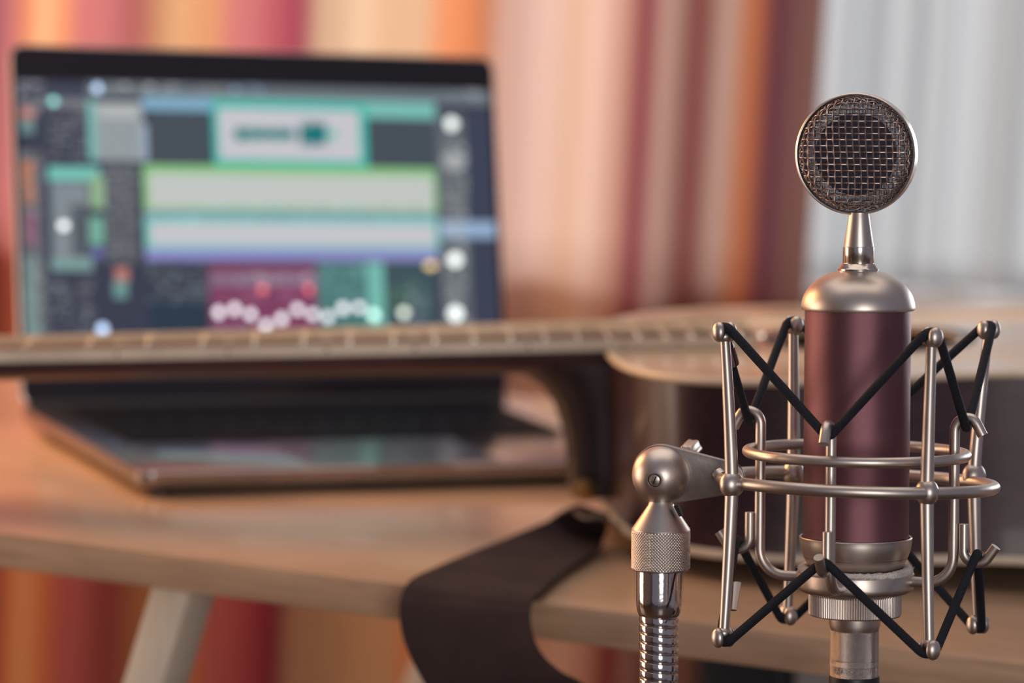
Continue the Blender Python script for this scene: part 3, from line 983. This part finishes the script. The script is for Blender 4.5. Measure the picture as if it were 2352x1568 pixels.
# fluted locking ring
prof = []
fl_n = 118; seg = fl_n * 4
vs, fs = [], []
zl0, zl1 = zz(1412), zz(1360)
lev = [(18.6, zl1, 0), (19.6, zl1 - .1, 0), (20.1, zl1 - .8, 1), (20.1, zl0 + .7, 1), (19.6, zl0 + .1, 0), (12, zl0, 0)]
for r, z, fl_ in lev:
    for k in range(seg):
        a = 2 * PI * k / seg; d = (-.38 if k % 4 in (2,) else (-.12 if k % 4 in (1, 3) else 0)) * fl_
        vs.append(((r + d) * math.cos(a), (r + d) * math.sin(a), z))
for i in range(len(lev) - 1):
    for k in range(seg):
        l = (k + 1) % seg; fs.append((i * seg + k, i * seg + l, (i + 1) * seg + l, (i + 1) * seg + k))
MB().add(vs, fs, smooth=False).build('locking_ring', nickel, sm_)

# inner cage
IR = [pol(a, 47.0, zz(1040) + .0 * a) for a in np.linspace(0, 360, 120, endpoint=False)]
IR = [Vector((p.x, p.y, p.z - .010 * p.x - .012 * p.y)) for p in IR]
MB().tube(IR, 2.35, 14, closed=True).build('inner_ring', nickel, sm_)
hook_phi = [-20, 70, 160, -110]
apex = {-20: mf.un(1889, 977, -46).z, 70: mf.un(2214, 960, -17).z, -110: mf.un(1738, 943, 17).z}
apex[160] = apex[70] + apex[-110] - apex[-20]
zcl = {-20: zz(1334), 70: mf.un(2120, 1336, -9).z, -110: mf.un(1815, 1323, 9).z, 160: zz(1326)}
jt = {-20: mf.un(1888, 1221, -45).z, 70: mf.un(2209, 1203, -16).z, -110: mf.un(1729, 1176, 16).z}
jt[160] = jt[70] + jt[-110] - jt[-20]
TR_ = 2.3
up_pt, lo_pt = {}, {}
for ph in hook_phi:
    zc, za = zcl[ph], apex[ph]
    P = [(24.6, zc), (31.5, zc)]
    for k in range(1, 9):
        a = PI / 2 * k / 8; P.append((31.5 + 11.5 * math.sin(a), zc + 11.5 * (1 - math.cos(a))))
    P += [(43, zc + 25), (43, (zc + za) / 2), (43, za - 12), (43, za - 6)]
    for k in range(1, 11):
        a = math.radians(118) * k / 10; P.append((48.6 - 5.6 * math.cos(a), za - 5.6 + 5.6 * math.sin(a)))
    rl, zl_ = P[-1]
    d = Vector((math.sin(math.radians(28)), -math.cos(math.radians(28))))
    P.append((rl + d.x * 2.5 + .4, zl_ + d.y * 2.5)); P.append((rl + d.x * 7.5 + .4, zl_ + d.y * 7.5))
    MB().tube([pol(ph, r, z) for r, z in P], TR_, 16).build('cage_rod', nickel, sm_)
    up_pt[ph] = pol(ph, 48.2, za - TR_ - 1.9)
    z1_ = jt[ph]
    Q = [(47.5, z1_), (47.5, z1_ - 4), (47.5, z1_ - 11.5)]
    for k in range(1, 11):
        a = math.radians(140) * k / 10; Q.append((53.2 - 5.7 * math.cos(a), z1_ - 11.5 - 5.0 * math.sin(a)))
    rl, zl_ = Q[-1]
    Q.append((rl + 3.9, zl_ + 5.6))
    MB().tube([pol(ph, r, z) for r, z in Q], 2.2, 16).build('lower_hook', nickel, sm_)
    lo_pt[ph] = pol(ph, 53.4, z1_ - 16.5 + 2.2 + 1.9)

# outer ring, struts
RB = zz(1107)
RA = [pol(a, 59.1, 0) for a in np.linspace(0, 360, 144, endpoint=False)]
RA = [Vector((p.x, p.y, RB - .027 * p.x - .034 * p.y)) for p in RA]
MB().tube(RA, 2.65, 16, closed=True).build('outer_ring', nickel, sm_)
struts = {  # angle: (top px, mid px, bottom px, depth mid, depth ends)
    -61: ((1664, 760), (1681, 1112), (1662, 1465), -28.5, -31),
    29: ((2140, 772), (2129, 1130), (2134, 1492), -51.7, -55.5),
    -151: ((1822, 745), (1823, 1086), (1808, 1414), 51.7, 55.5),
    119: ((2271, 755), (2237, 1093), (2246, 1435), 28.7, 31)}
top_pt, bot_pt = {}, {}
for ph, (tp, mp_, bp_, ym, ye) in struts.items():
    T_, M_, B_ = mf.un(*tp, ye), mf.un(*mp_, ym), mf.un(*bp_, ye)
    pts, rad = [], []
    for k in range(41):
        t = -1 + 2 * k / 40
        # gentle hourglass bow through the three points
        w0 = abs(t) ** 1.25
        E_ = T_ if t > 0 else B_
        p = Vector((M_.x + (E_.x - M_.x) * w0, M_.y + (E_.y - M_.y) * w0, M_.z + (E_.z - M_.z) * abs(t)))
        pts.append(p); rad.append(2.12 + .88 * (1 - abs(t)) ** 1.1)
    so_ = MB().tube(pts[1:-1], rad[1:-1], 18)
    a = math.radians(ph); rdir = Vector((math.sin(a), -math.cos(a), 0))
    stt = so_.build('strut', nickel, sm_)
    Mr = axis_matrix(M_, (0, 0, 1), rdir)
    MB().ball((0, 0, 0), 5.5, 4.75, 5.8, 32, 20, M=Mr).build('joint_ball', nickel, stt)
    for E_, sg in ((T_, 1), (B_, -1)):
        Me = axis_matrix(E_, (0, 0, 1), rdir)
        tb = MB()
        for s in (-1, 1):
            tb.ball((s * 2.8, 0, -sg * .3), 2.6, 3.4, 4.3, 20, 14, M=Me)
        tb.ball((0, 0, -sg * 2.3), 3.3, 3.2, 2.6, 20, 12, M=Me)
        tb.build('fork_tip', nickel, stt)
    top_pt[ph] = T_ + Vector((0, 0, 1.7)); bot_pt[ph] = B_ - Vector((0, 0, 1.7))


def loop_cord(A, Bm, name, sg):
    seq = [(-61, A), (-20, Bm), (29, A), (70, Bm), (119, A), (160, Bm), (-151, A), (-110, Bm)]
    P = []
    for ph, S_ in seq:
        p = S_[ph]; a = math.radians(ph); tdir = Vector((math.cos(a), math.sin(a), 0))
        hw = 3.0 if S_ is A else 1.2
        P.append(p - tdir * hw); P.append(p + tdir * hw)
    MB().tube(fillet(P, 2.6, 4), 1.95, 12, closed=True).build(name, cord_m, sm_)


loop_cord(top_pt, up_pt, 'upper_elastic_cord', 1)
loop_cord(bot_pt, lo_pt, 'lower_elastic_cord', -1)
a, b_ = up_pt[-110], top_pt[-61]
p0_, p1_ = a.lerp(b_, .62), a.lerp(b_, .80)
MB().tube([p0_, p1_], 2.25, 10).build('cord_crimp', alu_dark, sm_)
MB().tube([p1_, a.lerp(b_, .83)], 1.5, 10).build('cord_end', cord_m, sm_)
a, b_ = lo_pt[-110], bot_pt[-61]
c0, c1 = mf.un(1693, 1338, -3), mf.un(1684, 1401, -12)
MB().tube([c0, c1], [2.1, 1.7], 6, flat=.5).build('cord_crimp', nickel, sm_)

# swivel: plate, half balls, screw, cone and knurled collar
SY = 8.0
Bc = mf.un(1519, 1090.5, SY)
yaw_b = math.radians(17)
nb = Vector((-math.sin(yaw_b), -math.cos(yaw_b), -.10)).normalized()
BM = axis_matrix(Bc, nb, (math.cos(yaw_b), -math.sin(yaw_b), 0))
pr = []
Rb = 12.75
for k in range(0, 21):
    a = PI / 2 * k / 20
    pr.append((Rb * math.cos(a), Rb * .97 * math.sin(a)))
pr = [p for p in pr if p[0] > 3.2] + [(3.15, Rb * .97 * .955), (2.95, Rb * .97 * .93), (2.8, Rb * .75), (0, Rb * .75)]
MB().lathe(pr, 72, M=BM).build('swivel_ball', nickel, sm_)
scw = MB().lathe([(2.35, Rb * .74), (2.35, Rb * .90), (2.0, Rb * .92), (0, Rb * .925)], 32, M=BM).build('screw', nickel, sm_)
MB().box(-1.9, 1.9, -.28, .28, Rb * .90, Rb * .928, M=BM @ Matrix.Rotation(math.radians(68), 4, 'Z')).build('screw_slot', capsule_m, scw)
MB().lathe([(Rb, -3.0), (Rb * .98, -4.5)] + [(Rb * math.cos(a_), -3 - Rb * .9 * math.sin(a_)) for a_ in np.linspace(.2, PI / 2, 12)], 64, M=BM, caps=False).build('rear_half_ball', nickel, sm_)
end = mf.un(1668, 1101, -3)
loc = BM.inverted() @ end
L_ = Vector((loc.x, loc.y)); ln = L_.length; ux = L_.normalized(); uy = Vector((-ux.y, ux.x))
r0, r1 = 13.3, 7.2
sn = (r0 - r1) / ln; th = math.asin(sn)
outp = []
for k in range(33):
    a = PI / 2 - th + (PI + 2 * th) * k / 32
    outp.append(ux * (r0 * math.cos(a)) + uy * (r0 * math.sin(a)))
for k in range(17):
    a = -PI / 2 - th + 0 + (PI + 0) * k / 16
    a = -(PI / 2 - th) + (PI - 2 * th) * k / 16
    outp.append(L_ + ux * (r1 * math.cos(a)) + uy * (r1 * math.sin(a)))
MB().prism([(p.x, p.y) for p in outp], -3.2, -.4, M=BM).build('arm_plate', nickel_plate, sm_, .5)
MB().tube([mf.un(1650, 1088, 0), mf.un(1658, 1097, -2)], [3.4, 3.4], 14).build('arm_stud', nickel, sm_)
kn = mf.un(1585, 1035, SY + 24)
KM = axis_matrix(kn, (math.sin(yaw_b), math.cos(yaw_b), .15))
kp = []
for k in range(48):
    a = 2 * PI * k / 48; r = 3.9 + .35 * math.cos(6 * a); kp.append((r * math.cos(a), r * math.sin(a)))
MB().prism(kp, -7, 6, M=KM, smooth=True).build('thumb_knob', nickel, sm_, .8)
MB().tube([Bc + Vector((2, 12, 2)), kn], 2, 10).build('knob_stem', nickel, sm_)
# cone below the ball
gx = mf.un(1518, 1215, SY).x
CM = Matrix.Translation((gx, SY, 0))


def zg(py): return mf.un(1518, py, SY).z


MB().lathe([(5.2, zg(1150)), (5.7, zg(1160)), (12.6, zg(1213)), (12.75, zg(1216.5)), (12.4, zg(1218))], 72, M=CM).build('swivel_cone', nickel, sm_)
sa, sb = mf.un(1553, 1161, SY - 5.5), mf.un(1563, 1184, SY - 6.5)
MB().tube([sa + Vector((0, -.3, 0)), sb + Vector((.2, -.9, 0))], [1.9, 1.5], 10, flat=.35).build('cone_slot', capsule_m, sm_)
vs, fs = [], []
NK, NZ = 480, 96
zk0, zk1 = zg(1306), zg(1217)


def tri(x):
    x = x - math.floor(x); return 1 - abs(2 * x - 1)


for j in range(NZ + 1):
    z = zk1 + (zk0 - zk1) * j / NZ
    for k in range(NK):
        u = 60 * k / NK; v = (z - zk0) / 1.38
        d = min(tri(u + v), tri(u - v)) if False else tri(u + v) * tri(u - v)
        edge = min(1, min(j, NZ - j) / 3)
        r = 12.45 + .48 * d * edge
        a = 2 * PI * k / NK; vs.append((r * math.cos(a), r * math.sin(a), z))
for j in range(NZ):
    for k in range(NK):
        l = (k + 1) % NK; fs.append((j * NK + k, j * NK + l, (j + 1) * NK + l, (j + 1) * NK + k))
kc = MB().add(vs, fs, M=CM)
kc.lathe([(12.45, zk0), (12.0, zk0 - .5), (8, zk0 - .5)], 72, M=CM, caps=False)
kc.build('knurled_collar', nickel, sm_, sharp=80)

# ------------------------------------------------------------------ gooseneck stand
gs = thing('gooseneck_stand', 'chrome gooseneck microphone stand holding the shock mount from the left', 'microphone stand', mf.matrix())
gx2 = mf.un(1514, 1360, SY).x
GM = Matrix.Translation((gx2, SY, 0))
MB().lathe([(9.2, zg(1309.5)), (10.0, zg(1310)), (10.0, zg(1372)), (9.9, zg(1390)), (9.4, zg(1404)), (8.8, zg(1412)), (8.0, zg(1415))], 72, M=GM).build('sleeve', chrome, gs)
pit = 21.1 / P5; seg = 64; per = 26
vs, fs = [], []
zs, ze = zg(1409), zg(1409) - 175
rowsn = int((zs - ze) / pit * per)
for j in range(rowsn + 1):
    z = zs + (ze - zs) * j / rowsn
    for k in range(seg):
        a = 2 * PI * k / seg
        ph = (z / pit + a / (2 * PI)) % 1.0
        e = min(ph, 1 - ph) * 2          # 0 in the groove
        gdep = .95 * (1 - min(1, max(0, (e - .08) / .16))) ** 1.0
        hum = .12 * (1 - ((ph - .5) * 2) ** 2)
        r = 8.45 - gdep + hum
        vs.append((r * math.sin(a), -r * math.cos(a), z))
for j in range(rowsn):
    for k in range(seg):
        l = (k + 1) % seg; fs.append((j * seg + k, j * seg + l, (j + 1) * seg + l, (j + 1) * seg + k))
MB().add(vs, fs, M=GM).build('gooseneck', chrome, gs, sharp=70)
pb = Vector((gx2, SY, ze))
Lp = (FLOOR + (mf.o + mf.r * pb.x + mf.a * pb.y + mf.u * pb.z).z) / mf.u.z
MB().tube([pb + Vector((0, 0, 2)), pb - Vector((0, 0, Lp - 12))], 9.5, 24).build('pole', chrome, gs)
foot = pb - Vector((0, 0, Lp))
nw = Vector((mf.r.z, mf.a.z, mf.u.z))
MB().lathe([(0, 0), (128, 0), (130, 4), (126, 12), (40, 18), (16, 40), (0, 40)], 64, M=axis_matrix(foot, nw)).build('weighted_base', rubber, gs)
